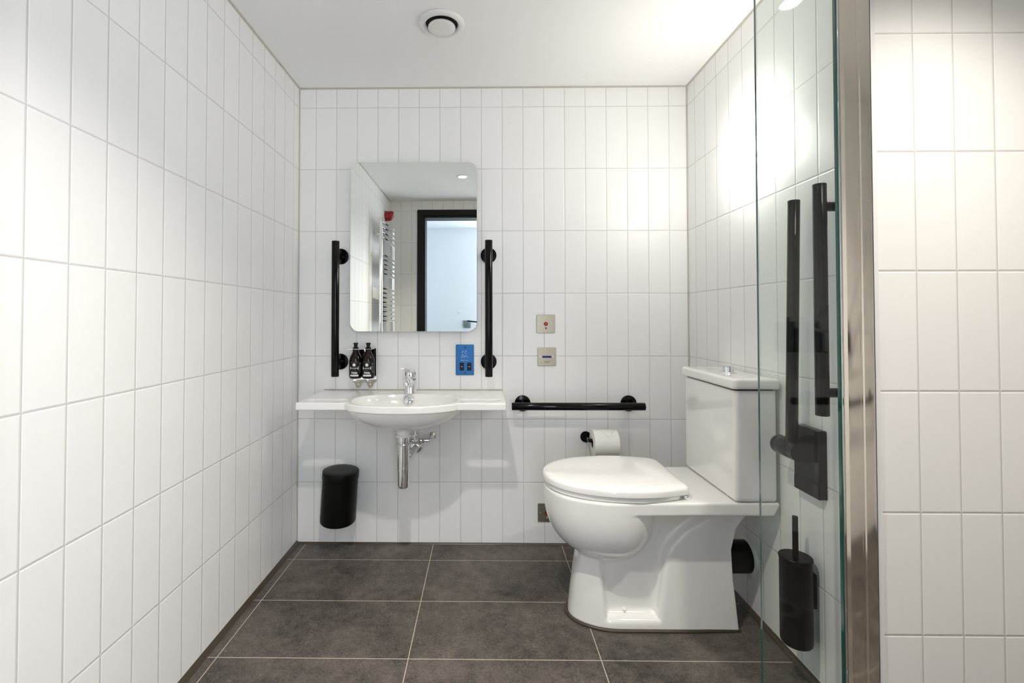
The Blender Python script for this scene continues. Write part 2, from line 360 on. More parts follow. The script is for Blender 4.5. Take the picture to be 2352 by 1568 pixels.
j = fr(.045, YD-.15, YD+.0, .03).obj('door_lining', M['frame'], d, .001)
# corridor outside the door
CY = -3.32
struct('wall_corridor', MB().box(-1.2, 3.2, CY-.1, CY, 0, 2.12), M['corridor'])
struct('wall_corridor_end', MB().box(-1.3, -1.2, CY, YD-.15, 0, 2.12), M['corridor'])
struct('floor_corridor', MB().box(-1.2, 3.2, CY, YD, -.06, -.0), M['corrfloor'])
struct('ceiling_corridor', MB().box(-1.2, 3.2, CY-.1, YD-.15, 2.12, 2.17), M['corridor'])
# sealant beads and caulk
def bead(pts_dir, z0, r, prof='floor'): pass
def cove(m, p0, p1, nx, ny, r, up=1, z=0.):
    """triangular bead along a wall foot; (nx, ny) points into the room"""
    n = 5; R = []
    for p in (p0, p1):
        ring = [(p[0], p[1], z)]
        for k in range(n+1):
            a = PI/2*k/n; u = r*(1-.55*math.sin(2*a)*.45); ring.append((p[0]+nx*u*math.cos(a), p[1]+ny*u*math.cos(a), z+up*u*math.sin(a)))
        R.append(ring)
    return m.rings(R)
g = .0003
def trim(n, mb, mat): return struct(n, mb, mat, 0, 30)
trim('trim_1', cove(MB(), (g, -2.28), (g, -g), 1, 0, .015, 1, g), M['sealant'])
trim('trim_2', cove(MB(), (g, -g), (XR-g, -g), 0, -1, .0075, 1, g), M['sealant'])
trim('trim_3', cove(MB(), (XR-g, YN), (XR-g, -g), -1, 0, .015, 1, g), M['sealant'])
trim('trim_4', cove(MB(), (g, -2.28), (g, -.006), 1, 0, .006, -1, CZ-g), M['caulk'])
trim('trim_5', cove(MB(), (.006, -g), (XR-.006, -g), 0, -1, .006, -1, CZ-g), M['caulk'])
trim('trim_6', cove(MB(), (XR-g, YN), (XR-g, -.006), -1, 0, .006, -1, CZ-g), M['caulk'])
trim('trim_7', MB().box(XR-.0045, XR+.0065, YN-.0045, YN+.004, 0, CZ), M['trim'])          # tile edge trim on the nib corner
trim('trim_8', MB().tube([(.002, -.002, .004), (.002, -.002, CZ-.01)], .003, 8), M['caulk'])
trim('trim_9', MB().tube([(XR-.002, -.002, .004), (XR-.002, -.002, CZ-.01)], .003, 8), M['caulk'])

# ------------------------------------------------------------------ mirror
o = MB(); slabY(o, rrect(.5595, 1.413, .6055, .808, .042, 12), -.003, -.0275, .0012)
mt = thing('mirror', 'large rounded-corner frameless mirror hung above the basin', 'mirror', (.5595, 0, 1.413))
mg = MB(); pts = rrect(.5595, 1.413, .6045, .807, .042, 12); slabY(mg, pts, -.0225, -.0275, .0012); mg.obj('mirror_glass', M['mirror'], mt, 0, 0)
mg = MB(); slabY(mg, rrect(.5595, 1.413, .600, .802, .040, 12), -.001, -.0224); mg.obj('backing_panel', M['mirroredge'], mt, 0, 0)

# ------------------------------------------------------------------ grab rails
GR = 'black grab rails'
def grab_rail(label, a, b, wall, ends, r=.0175, fr_=.038, name='grab_rail', group=GR):
    """bar from a to b; wall = unit vector into the wall, ends = fractions where posts stand; bar axis is off metres from the wall"""
    a = Vector(a); b = Vector(b); wv = Vector(wall[:3]); off = wall[3]
    t = thing(name, label, 'grab rail', tuple((a+b)/2 + wv*off), group)
    MB().cyl(a, b, r, 32, .0012).obj('bar', M['black'], t)
    dv = (b-a).normalized()
    for e, sg in ((a, 1), (b, -1)): MB().cyl(e+dv*sg*.004, e+dv*sg*.0052, r+.0002, 32).obj('end_cap_seam', M['rubber'], t)
    for e in ends:
        p = a+(b-a)*e; q = p+wv*(off-.0004)
        MB().cyl(p+wv*(r*.6), q-wv*.004, .0125, 24).obj('post', M['black'], t)
        MB().lathe([(fr_, 0), (fr_, .0045), (fr_-.0015, .0065), (fr_-.004, .0072), (.0, .0072)], q, -wv, 40, capb=False).obj('flange', M['black'], t)
    return t
back = (0, 1, 0, .085)
grab_rail('upright black grab rail on the back wall left of the mirror', (.206, -.085, .804), (.206, -.085, 1.431), back, (.098, .902))
grab_rail('upright black grab rail on the back wall right of the mirror', (.9165, -.085, .804), (.9165, -.085, 1.433), back, (.098, .905))
grab_rail('level black grab rail on the back wall above the toilet roll', (1.021, -.085, .668), (1.630, -.085, .668), back, (.093, .918))
grab_rail('upright black grab rail on the right wall behind the glass screen', (1.785, -1.004, .817), (1.785, -1.004, 1.430), (1, 0, 0, .0848), (.098, .902), .0163)
grab_rail('level black grab rail in the shower reflected low in the glass screen', (2.395, YD+.085, .668), (2.995, YD+.085, .668), (0, -1, 0, .085), (.21, .9))

# fold-down support rail on the right wall
t = thing('folding_support_rail', 'black hinged support rail folded up against the right wall beside the cistern', 'support rail', (XR, -.845, .655))
b = MB(); b.rings([[(XR-.0005, *p) for p in rrect(-.845, .652, .110, .196, .004, 4)], [(XR-.021, *p) for p in rrect(-.845, .652, .110, .196, .004, 4)], [(XR-.0235, *p) for p in rrect(-.845, .652, .105, .191, .004, 4)]]).obj('wall_plate', M['black'], t)
b = MB(); b.rings([[(XR-.0236, *p) for p in rrect(-.845, .5765, .104, .040, .003, 4)], [(XR-.0252, *p) for p in rrect(-.845, .5765, .103, .039, .003, 4)]]).obj('cover_strip', M['black'], t)
def tomb(y0, y1, r, xe, x, z):
    pts = [(x + r*math.cos(a), z + r*math.sin(a)) for a in [PI/2 + PI*k/20 for k in range(21)]] + [(xe, z-r), (xe, z+r)]
    m = MB(); m.rings([[(p[0], y, p[1]) for p in pts] for y in (y0, y1)]); return m
tomb(-.889, -.862, .0285, XR-.0237, 1.803, .687).obj('hinge_bracket', M['black'], t, .0015)
m = MB(); m.cyl((1.803, -.8615, .687), (1.803, -.802, .687), .0285, 40, .001); m.obj('hinge_barrel', M['black'], t)
MB().lathe([(.0285, 0), (.0285, .012), (.025, .018), (.015, .021), (.002, .022)], (1.803, -.8015, .687), (0, 1, 0), 40).obj('hinge_cap', M['black'], t)
MB().cyl((1.8035, -.848, .705), (1.817, -.851, 1.424), .0162, 36, .0012).obj('rail_arm', M['black'], t)
MB().cyl((1.8168, -.8509, 1.417), (1.8168, -.8509, 1.4184), .0164, 36).obj('end_cap_seam', M['rubber'], t)

# ------------------------------------------------------------------ basin
t = thing('washbasin', 'white wall-hung basin with side shelves under the mirror', 'basin', (.5545, 0, .60))
def f_basin(x, y, z):
    slab = box3(x, y, z, (.1265, -.346, .6995), (.982, -.0008, .7295), .0035)
    X = x-.558; Y = y+.262
    r = ((np.abs(X)/.2555)**2.25+(np.abs(Y)/.169)**2.25)**(1/2.25)
    rim = smax((r-1)*.17, np.abs(z-.7145)-.015, .005)
    r2 = ((np.abs(X)/.250)**2.2+(np.abs(Y)/.160)**2.2)**(1/2.2); tt = np.maximum((.712-z)/.108, 0)
    bowl = smax(((r2**2.2+tt**1.65)**(1/2.0)-1)*.11, smax(.6065-z, z-.71, .006), .006); bowl = smax(bowl, y+.0008, .004)
    d = smin(smin(slab, rim, .004), bowl, .002)
    r3 = ((np.abs(x-.560)/.2235)**2.25+(np.abs(y+.267)/.1505)**2.25)**(1/2.25); ti = np.maximum((.735-z)/.112, 0)
    cav = ((r3**2.2+ti**1.75)**(1/2.0)-1)*.10
    d = smax(d, -cav, .006)
    for a, b in ((.150, .322), (.792, .962)):
        qx = np.maximum(np.abs(x-(a+b)/2)-(b-a)/2+.0225, 0); s = np.sqrt(qx**2+(y+.279)**2)-.0225
        d = smax(d, -s, .004)
    return d
sdf_mesh('bowl', f_basin, (.115, -.440, .592), (.993, .006, .742), .0024, M['resin'], t)
MB().lathe([(.0230, 0), (.0224, .0025), (.019, .0055), (.011, .0078), (.001, .0085)], (.553, -.1290, .7020), (0, -.90, .43), 32).obj('overflow_cover', M['chrome'], t)
MB().lathe([(.030, 0), (.030, .003), (.022, .006), (.001, .007)], (.553, -.262, .6238), (0, 0, 1), 32).obj('waste_plug', M['chrome'], t)
MB().box(.788, .806, -.020, -.0006, .672, .699).obj('wall_bracket', M['white'], t, .003)
m = MB(); m.box(.128, .980, -.0045, -.0006, .7296, .7335).obj('sealant_line', M['caulk'], t, .001)

# mixer tap
t = thing('mixer_tap', 'chrome lever mixer tap standing on the back of the basin', 'tap', (.557, -.092, .7297))
c = Vector((.557, -.092, .7297))
MB().lathe([(.0275, 0), (.0275, .004), (.0265, .006), (.0268, .060), (.0265, .064)], c, (0, 0, 1), 40).obj('tap_body', M['chrome'], t)
m = MB(); m.tube([c+Vector(p) for p in ((0, -.010, .044), (0, -.05, .059), (0, -.082, .067), (-.001, -.104, .067), (-.001, -.112, .063))], [.0205, .0195, .0180, .0178, .0165], 24); m.obj('spout', M['chrome'], t)
m = MB(); m.cyl(c+Vector((-.001, -.106, .066)), c+Vector((-.001, -.110, .047)), .0150, 28, .002); m.obj('aerator', M['chrome'], t)
MB().cyl(c+Vector((0, 0, .0642)), c+Vector((0, 0, .0668)), .0256, 32).obj('cartridge_gap', M['rubber'], t)
m = MB(); m.lathe([(.0268, .067), (.0275, .078), (.0270, .090), (.0245, .102), (.018, .111), (.008, .1155), (.0005, .116)], c, (0, 0, 1), 40); m.obj('lever_head', M['chrome'], t)
R = []
for s, (w_, h_) in zip(np.linspace(0, 1, 9), [(.021, .015), (.021, .0125), (.0195, .0105), (.0175, .0088), (.016, .0078), (.0152, .0070), (.015, .0066), (.0142, .006), (.010, .003)]):
    p = c+Vector((-.002-.020*s, -.006-.087*s, .101+.026*s-.006*s*s)); R.append([p+Vector((w_*math.cos(k*PI/8), -.15*w_*math.cos(k*PI/8), h_*math.sin(k*PI/8))) for k in range(16)])
MB().rings(R).obj('lever', M['chrome'], t)
MB().cyl(c+Vector((-.001, -.0262, .083)), c+Vector((-.001, -.0280, .083)), .0028, 16).obj('temperature_dot', M['rubber'], t)

# bottle trap
t = thing('bottle_trap', 'chrome bottle trap hanging under the basin with a pipe into the wall', 'trap', (.550, -.24, .35))
ct = Vector((.550, -.24, 0))
MB().lathe([(.030, .6065), (.030, .588), (.0285, .587), (.0285, .578), (.036, .5765), (.036, .571), (.030, .570)], ct, (0, 0, 1), 36).obj('waste_flange', M['white'], t)
MB().lathe([(.0255, .5698), (.0255, .549), (.0245, .548), (.0245, .462)], ct, (0, 0, 1), 40).obj('tailpiece', M['chrome'], t)
m = MB(); m.tube([ct+Vector((.0300*math.cos(a), .0300*math.sin(a), .538)) for a in [2*PI*k/36 for k in range(37)]], .0022, 10, caps=False); m.obj('clip_ring', M['chrome'], t)
MB().lathe([(.0250, .4618), (.0250, .442), (.0240, .4415), (.0240, .440), (.0255, .4395), (.0255, .425), (.0235, .4245), (.0235, .362), (.0225, .356), (.020, .3525), (.001, .352)], ct, (0, 0, 1), 40).obj('trap_cup', M['chrome'], t)
m = MB(); m.tube([ct+Vector((.004, .022, .452)), ct+Vector((.010, .06, .455)), (.566, -.12, .458), (.570, -.012, .4600)], .016, 24); m.obj('outlet_pipe', M['chrome'], t)
MB().lathe([(.035, 0), (.0345, .004), (.031, .012), (.022, .020), (.0165, .023)], (.570, -.0006, .460), (0, -1, 0), 36).obj('wall_rosette', M['chrome'], t)

# supply valves
t = thing('isolation_valve', 'small chrome tee valve and elbow on the wall under the basin, right of the trap', 'valve', (.61, -.05, .50))
MB().cyl((.579, -.085, .526), (.579, -.085, .604), .0062, 20).obj('riser_pipe', M['chrome'], t)
MB().lathe([(.0125, 0), (.0135, .003), (.0135, .013), (.0125, .016)], (.579, -.085, .527), (0, 0, 1), 6).obj('compression_nut', M['chrome'], t)
m = MB(); m.cyl((.553, -.085, .512), (.612, -.085, .512), .0088, 20, .001); m.cyl((.579, -.085, .512), (.579, -.085, .528), .0085, 20); m.obj('tee_body', M['chrome'], t)
for x in (.553, .592, .609): MB().lathe([(.0118, 0), (.013, .002), (.013, .009), (.0118, .011)], (x, -.085, .512), (1, 0, 0), 6).obj('hex_nut', M['chrome'], t)
m = MB(); m.tube([(.618, -.085, .512), (.640, -.083, .512), (.648, -.074, .513), (.650, -.055, .514), (.650, -.002, .514)], .0088, 18); m.obj('elbow', M['chrome'], t)
MB().box(.637, .664, -.004, -.0005, .500, .528).obj('wall_washer', M['steel'], t, .001)
t = thing('supply_hose', 'short chrome supply pipe behind the trap, left of its collar', 'pipe', (.50, -.1, .52))
m = MB(); m.tube([(.505, -.14, .606), (.506, -.14, .585), (.515, -.138, .560), (.520, -.12, .545), (.540, -.10, .530), (.548, -.088, .514)], .0065, 14); m.obj('hose', M['chrome'], t)
for p, q in (((.5055, -.14, .592), (.506, -.14, .578)), ((.511, -.139, .568), (.517, -.136, .556))): MB().cyl(p, q, .0105, 6).obj('hose_nut', M['chrome'], t)

# ------------------------------------------------------------------ pedal-free wall bin, hung askew
t = thing('wall_bin', 'black oval lidded waste bin hung slightly askew on the back wall', 'bin', (.229, -.086, .256))
rot = Matrix.Rotation(math.radians(3.4), 4, 'Y')
def tilt(mb, c=Vector((.229, -.086, .256))):
    mb.v = [tuple(c+rot@(Vector(p)-c)) for p in mb.v]; return mb
def oval(m, prof, mi=0): return m.lathe(prof, (.229, -.086, .14), (0, 0, 1), 64, mi, .0890/.089, .0815/.089)
tilt(oval(MB(), [(.060, .000), (.081, .002), (.0855, .008), (.0860, .020), (.0860, .199), (.0848, .2005)])).obj('bin_body', M['blackmatt'], t, 0, 30)
tilt(oval(MB(), [(.0855, .2020), (.0882, .2025), (.0888, .205), (.0888, .229), (.0875, .2345), (.083, .2365), (.05, .2368), (.001, .2368)])).obj('bin_lid', M['blackmatt'], t, 0, 30)
tilt(MB().box(.206, .253, -.1695, -.160, .3435, .352)).obj('lid_grip', M['blackmatt'], t, .0025)

# ------------------------------------------------------------------ shaver socket and call plates
t = thing('shaver_socket', 'glossy blue shaver socket plate with two black sockets right of the tap', 'socket', (.8025, 0, .874))
m = MB(); slabY(m, rrect(.8025, .8738, .0868, .1462, .004), -.0006, -.0045, .0012); m.obj('face_plate', M['bluefilm'], t, 0, 13)
for x in (.7885, .8245-.0005):
    m = MB(); slabY(m, rrect(x, .8420, .0205, .0385, .003), -.0046, -.0066, .001); so = m.obj('socket', M['rubber'], t, 0, 13)
    for dz in (.0085, -.0085): MB().cyl((x, -.0067, .842+dz), (x, -.0071, .842+dz), .0042, 16).obj('pin_hole', M['void'], so)
    MB().box(x-.0045, x+.0045, -.0072, -.0067, .8409, .8431).obj('voltage_mark', M['etch'], so)
for z in (.9345, .8115): MB().lathe([(.0046, 0), (.0042, .0012), (.001, .0018)], (.8035, -.0046, z), (0, -1, 0), 16).obj('screw', M['ink'], t)
def stroke(m, pts, w, y0, y1):
    pts = [Vector((p[0], p[1])) for p in pts]
    L_, R_ = [], []
    for i, p in enumerate(pts):
        d_ = (pts[min(i+1, len(pts)-1)]-pts[max(i-1, 0)]).normalized(); n_ = Vector((-d_.y, d_.x))*w/2; L_.append(p+n_); R_.append(p-n_)
    for i in range(len(pts)-1):
        q = [L_[i], L_[i+1], R_[i+1], R_[i]]
        m.add([(a.x, y, a.y) for y in (y0, y1) for a in q], [(0, 1, 2, 3), (7, 6, 5, 4), (0, 4, 5, 1), (1, 5, 6, 2), (2, 6, 7, 3), (3, 7, 4, 0)])
    return m
def icon(px, pz): return (.7590 + (px-385)/14.25*.00209, .9470 - (pz-290)/14.25*.00209)
m = MB(); ww = .0016; Y0, Y1 = -.0046, -.0050
stroke(m, [icon(595, 500), icon(650, 500)], ww, Y0, Y1); stroke(m, [icon(598, 495), icon(598, 570), icon(608, 610), icon(630, 640), icon(660, 655), icon(695, 650), icon(725, 635), icon(742, 605), icon(748, 575)], ww, Y0, Y1)
stroke(m, [icon(750, 500), icon(697, 500), icon(690, 530), icon(688, 575), icon(665, 588)], ww, Y0, Y1)
stroke(m, [icon(618, 533), icon(636, 533)], ww*1.3, Y0, Y1); stroke(m, [icon(712, 535), icon(727, 535)], ww*1.3, Y0, Y1); stroke(m, [icon(730, 577), icon(750, 577)], ww, Y0, Y1)
stroke(m, [icon(640, 655), icon(600, 645), icon(570, 655), icon(562, 685), icon(580, 707), icon(620, 705), icon(680, 690), icon(730, 678), icon(760, 682), icon(788, 708)], ww, Y0, Y1)
m.obj('shaver_symbol', M['etch'], t, 0, 0)
v, f = text_mesh('Shavers only', .0068, .00012); x0, z0 = icon(675, 803)
MB().add([(x0+a, -.0050, z0+b_) for a, b_ in v], f).obj('lettering', M['etch'], t, 0, 0)

def plate(label, cx, cz, name):
    t = thing(name, label, 'alarm plate', (cx, 0, cz))
    m = MB(); slabY(m, rrect(cx, cz, .0866, .0866, .004), -.0006, -.0042, .0014); m.obj('face_plate', M['steel'], t, 0, 13)
    for s in (-1, 1): MB().lathe([(.0034, 0), (.0032, .0012), (.001, .0018)], (cx+s*.0303, -.0043, cz+.0003), (0, -1, 0), 16).obj('screw', M['screw'], t)
    return t
for lab, cx, cz in (('square steel call plate with a red button above the reset plate', 1.1895, 1.0455), ('square steel call plate with a red button low on the wall beside the toilet bowl', 1.192, .1515)):
    t = plate(lab, cx, cz, 'call_plate')
    MB().lathe([(.0096, 0), (.0096, .003), (.0078, .0042), (.0074, .0030)], (cx, -.0043, cz), (0, -1, 0), 28).obj('button_collar', M['rubber'], t)
    MB().lathe([(.0072, 0), (.0072, .0042), (.006, .0052), (.001, .0056)], (cx, -.0045, cz), (0, -1, 0), 28).obj('call_button', M['red'], t)
    if cz > .5: MB().lathe([(.0045, 0), (.0042, .001), (.0018, .0012), (.0016, .0003)], (cx+.0005, -.0043, cz-.0205), (0, -1, 0), 18).obj('cord_outlet', M['ink'], t)
    else: MB().lathe([(.0040, 0), (.0036, .006), (.002, .011), (.001, .012)], (cx, -.0043, cz-.0175), (0, -1, -.5), 18).obj('cord_outlet', M['steel'], t)
t = plate('square steel reset plate with a blue bar under the red call button', 1.194, .889, 'reset_plate')
m = MB(); slabY(m, rrect(1.194, .8885, .0435, .0098, .0012), -.0043, -.0052, .0004); m.obj('reset_bar', M['bluepanel'], t, 0, 13)
v, f = text_mesh('RESET', .0098, .0001, 1.08); MB().add([(1.1945+a, -.0046, .8640+b_) for a, b_ in v], f).obj('lettering', M['ink'], t, 0, 0)

# ------------------------------------------------------------------ toilet roll and holder
t = thing('toilet_roll_holder', 'black toilet roll holder with a round rose on the back wall', 'roll holder', (1.377, 0, .510))
MB().lathe([(.026, 0), (.026, .006), (.0245, .008), (.001, .0085)], (1.377, -.0005, .510), (0, -1, 0), 36).obj('wall_rose', M['black'], t)
m = MB(); m.tube([(1.3775, -.008, .511), (1.3775, -.070, .512), (1.3785, -.084, .5125), (1.383, -.0885, .513), (1.393, -.090, .513), (1.505, -.090, .513)], .0088, 18); m.obj('arm', M['black'], t)
t = thing('toilet_roll', 'white toilet roll with a folded point on the black holder', 'toilet roll', (1.445, -.090, .503))
cr = Vector((1.3875, -.090, .5024)); ln = .112
MB().lathe([(.0205, 0), (.058, 0), (.0605, .002), (.0610, .006), (.0610, ln-.006), (.0605, ln-.002), (.058, ln), (.0205, ln), (.0205, 0)], cr, (1, 0, 0), 56, capa=False, capb=False).obj('paper', M['paper'], t, 0, 40)
MB().lathe([(.0203, .001), (.0195, .001), (.0195, ln-.001), (.0203, ln-.001), (.0203, .001)], cr, (1, 0, 0), 36, capa=False, capb=False).obj('card_core', M['card'], t)
nr = 9; vs = []; fs = []
for i in range(nr+1):
    s = i/nr; a = math.radians(88 + 58*s); w_ = (1-s)
    xa = cr.x+.016+.053*s; xb = cr.x+ln-.004-.039*s
    for k in range(5):
        x = xa+(xb-xa)*k/4; r_ = .0622+.0012*s; vs.append((x, cr.y+r_*math.cos(a), cr.z+r_*math.sin(a)))
for i in range(nr):
    for k in range(4): fs.append((i*5+k, i*5+k+1, i*5+k+6, i*5+k+5))
p = MB().add(vs, fs).obj('folded_point', M['paper'], t, 0, 60); sm = p.modifiers.new('thickness', 'SOLIDIFY'); sm.thickness = .0009

# ------------------------------------------------------------------ soap bottles on the wall
t = thing('bottle_bracket', 'polished steel wall bracket holding two soap bottles', 'bracket', (.322, 0, .84))
m = MB(); slabY(m, rrect(.3215, .8515, .113, .157, .002), -.0005, -.0022); m.obj('back_plate', M['chrome'], t, 0, 13)
m = MB(); m.box(.266, .3775, -.088, -.0024, .9295, .9308); m.obj('collar_shelf', M['chrome'], t)
for x in (.2925, .3505):
    pts = [(x-.030, .7795), (x+.030, .7795), (x+.030, .771), (x+.017, .763), (x+.0125, .752), (x+.008, .7425), (x, .7395), (x-.008, .7425), (x-.0125, .752), (x-.017, .763), (x-.030, .771)]
    m = MB(); m.rings([[(a, -.0024, b_) for a, b_ in pts], [(a, -.0044, b_) for a, b_ in pts]]); l = m.obj('fixing_lug', M['steel'], t, .0006)
    for z, r_ in ((.771, .0022), (.7575, .0042)): MB().lathe([(r_, 0), (r_*.9, .001), (r_*.3, .0016)], (x, -.0045, z), (0, -1, 0), 14).obj('lug_screw', M['screw'], l)
    MB().box(x-.016, x+.016, -.062, -.0045, .7800, .7815).obj('bottle_rest', M['chrome'], t)
def wrap(m, flat, faces, c, r, z0, mi=0):
    m.add([(c[0]+r*math.sin(u/r), c[1]-r*math.cos(u/r), z0+w_) for u, w_ in flat], faces, mi); return m
def rect_flat(u0, u1, z0, z1, n=10):
    v = []; f = []
    for i in range(n+1): v += [(u0+(u1-u0)*i/n, z0), (u0+(u1-u0)*i/n, z1)]
    for i in range(n): f.append((2*i, 2*i+2, 2*i+3, 2*i+1))
    return v, f
def fan(pts): return [(0, 0)]+pts, [(0, i+1, (i+1) % len(pts)+1) for i in range(len(pts))]
def soap_bottle(label, x, words, y=-.0545, zb=.7917, sc=1., group='amber soap bottles above the basin', flip=1):
    t = thing('soap_bottle', label, 'soap bottle', (x, y, zb), group); c = (x, y)
    R_ = .0292
    MB().lathe([(.018, 0), (.024, .001), (.0280, .005), (R_, .012), (R_, .080), (.0285, .088), (.0262, .098), (.0225, .108), (.0175, .117), (.0140, .124), (.0130, .129), (.0130, .1375)], (x, y, zb), (0, 0, 1), 48).obj('glass_body', M['amber'], t)
    MB().lathe([(.0138, .1395), (.0138, .141), (.0128, .1435), (.0085, .147), (.0082, .158), (.0105, .1595), (.0112, .1625), (.0105, .1660), (.004, .167)], (x, y, zb), (0, 0, 1), 28).obj('pump', M['rubber'], t)
    MB().cyl((x, y-.006, zb+.1630), (x, y-.014, zb+.1622), .0035, 14).obj('pump_nozzle', M['rubber'], t)
    MB().lathe([(.0140, .1285), (.0140, .1375)], (x, y, zb), (0, 0, 1), 28).obj('screw_collar', M['rubber'], t)
    n = 40; r1 = R_+.0003; lb = MB(); ring = [(a, h) for a in [(-115+230*i/n) for i in range(n+1)] for h in (.0115, .0795)]
    lb.add([(x+r1*math.sin(math.radians(a)), y-r1*math.cos(math.radians(a)), zb+h) for a, h in ring], [(2*i, 2*i+2, 2*i+3, 2*i+1) for i in range(n)])
    lo = lb.obj('label', M['label'], t, 0, 60)
    r2 = R_+.0006; m = MB()
    wrap(m, *rect_flat(-.0205, .0205, .0125, .0205), c, r2, zb)                        # white foot band
    star = []
    for k in range(32):
        a = 2*PI*k/32; r_ = .0072*(1+.16*math.cos(8*a)); star.append((r_*math.cos(a), r_*math.sin(a)))
    v, f = fan(star); wrap(m, [(a, b_+.0655) for a, b_ in v], f, c, r2, zb)
    for s in (-1, 1):
        pts = [(s*.0205, .0425), (s*.0205, .0585), (s*.0180, .0570), (s*.0172, .0530), (s*.0150, .0512), (s*.0150, .0490), (s*.0172, .0475), (s*.0180, .0440)]
        cx_ = s*.0185; v, f = fan([(a-cx_, b_-.0505) for a, b_ in pts]); wrap(m, [(a+cx_, b_+.0505) for a, b_ in v], f, c, r2, zb)
    v, f = text_mesh('Wilde', .0128, .0004, .95); wrap(m, [(a, b_+.0285) for a, b_ in v], f, c, r2, zb)
    v, f = text_mesh(words, .0042, .0002, .98); wrap(m, [(a, b_+.0500) for a, b_ in v], f, c, r2, zb)
    m.obj('label_print', M['print_'], lo, 0, 0)
    m = MB(); wrap(m, *rect_flat(-.0205, .0205, .0783, .0792), c, r2, zb); m.obj('copper_line', M['copper'], lo, 0, 0)
    m = MB()
    for z in (.030, .036, .044, .052, .058, .066, .071): wrap(m, *rect_flat(.0245, .0245+random.uniform(.006, .014), z, z+.0022), c, r2, zb)
    wrap(m, *rect_flat(-.009, .009, .0445, .0454), c, r2, zb); wrap(m, *rect_flat(-.015, -.005, .0375, .0386), c, r2, zb)
    m.obj('small_print', M['greyprint'], lo, 0, 0)
    return t
soap_bottle('amber pump bottle with black label in the bracket, nearer the left grab rail', .2935, 'BODY LOTION')
soap_bottle('amber pump bottle with black label in the bracket, nearer the tap', .3525, 'HAND WASH')

# ------------------------------------------------------------------ toilet
YC = -.507
t = thing('toilet', 'white close-coupled toilet with closed lid beside the right wall', 'toilet', (1.50, YC, 0))
Q = [(1.196, 0), (1.768, 0), (1.753, .17), (1.750, .27), (1.768, .340), (1.800, .382), (1.853, .398), (1.856, .45), (1.26, .45), (1.236, .235), (1.217, .148), (1.205, .068)]
RC = [(1.322, .040), (1.492, .040), (1.503, .12), (1.521, .252), (1.545, .292), (1.590, .335), (1.66, .376), (1.72, .398), (1.72, .46), (1.28, .46), (1.272, .30), (1.300, .255), (1.312, .12)]
DK = [(1.05, .457), (1.8535, .4635), (1.8545, .4615), (1.8385, .431), (1.60, .431), (1.36, .4275), (1.05, .4275)]
def f_pan(x, y, z):
    y = np.abs(y-YC)
    ax = np.where(x < 1.355, .240, .150)
    r = ((np.abs(x-1.355)/ax)**2.15+(y/.1935)**2.15)**(1/2.15); tt = np.maximum((.440-z)/.225, 0)
    bowl = smax(((r**2.2+tt**2.5)**(1/2.35)-1)*.16, z-.463, .006)
    deck = smax(poly2(x, z, DK)-.006, (((np.maximum(1.355-x, 0)/.2382)**2.15+(y/.1918)**2.15)**(1/2.15)-1)*.19, .008)
    dx = np.maximum(1.365-(x-.10*z*np.clip((1.60-x)/.4, 0, 1)), 0)
    plan = (np.sqrt((dx/.168)**2+(y/(.112-.02*np.clip(z/.4, 0, 1)))**2)-1)*.112
    ped = smax(poly2(x, z, Q), plan, .010)
    rec = smax(poly2(x, z, RC), .070-y, .024)
    ped = smax(ped, -rec, .022)
    return smin(smin(bowl, ped, .010), deck, .003)
sdf_mesh('pan', f_pan, (1.10, -.712, -.008), (1.875, -.302, .482), .0036, M['ceramic'], t)
def dshape(xf, xr, hw, off=0., n=48):
    """toilet lid outline: rounded front, straight tapering sides, squared rear; offset inwards by off"""
    xf += off; xr -= off; hw -= off; xc = 1.405; pts = []
    for k in range(n+1):
        a = PI/2 + PI*k/n; ca, sa = math.cos(a), math.sin(a); e = 2/2.12
        pts.append((xc + (xc-xf)*math.copysign(abs(ca)**e, ca), hw*math.copysign(abs(sa)**e, sa)))
    hr = hw*.86; rc = .034
    def side(s):
        L = []
        for k in range(1, 9):
            q = k/8; L.append((xc+(xr-rc-xc)*q, s*(hw-(hw-hr)*q**1.9)))
        for k in range(1, 9):
            a = PI/2*k/8; L.append((xr-rc+rc*math.sin(a), s*(hr-rc*1.25+rc*1.25*math.cos(a))))
        return L
    return pts + side(-1) + list(reversed(side(1)))
def lidmesh(xf, xr, hw, prof):
    m = MB(); R = []
    for off, z, k in prof:
        o_ = dshape(xf, xr, hw, off); R.append([((x-1.36)*k+1.36, YC+y*k, z) for x, y in o_])
    return m.rings(R)
lidmesh(1.116, 1.560, .1955, [(.008, .4655, 1), (.003, .4665, 1), (0, .4695, 1), (0, .4785, 1), (.003, .4815, 1), (.008, .4825, 1)]).obj('seat', M['plastic'], t, 0, 40)
lidmesh(1.110, 1.584, .203, [(.012, .4832, 1), (.004, .4839, 1), (.0005, .4869, 1), (.0, .5014, 1), (.002, .5064, 1), (.007, .5104, 1), (.016, .5132, 1), (.030, .5147, 1), (.030, .5158, .8), (.030, .5166, .5), (.030, .5169, .15)]).obj('seat_lid', M['plastic'], t, 0, 40)
for s in (-1, 1):
    MB().cyl((1.572, YC+s*.150,   .4655), (1.572, YC+s*.150, .480), .011, 20, .002).obj('hinge', M['chrome'], t)
def rbox_lath(m, x0, x1, y0, y1, prof, r, n=6):
    """prof: (inset, z)"""
    R = []
    for ins, z in prof:
        w_, h_ = x1-x0-2*ins, y1-y0-2*ins; R.append([(a, b_, z) for a, b_ in rrect((x0+x1)/2, (y0+y1)/2, w_, h_, max(r-ins, .002), n)])
    return m.rings(R)
rbox_lath(MB(), 1.7140, 1.8545, -.7010, -.3130, [(.010, .4715), (.004, .4735), (.001, .478), (0, .486), (0, .8325), (.003, .8350)], .016).obj('cistern', M['ceramic'], t, 0, 40)
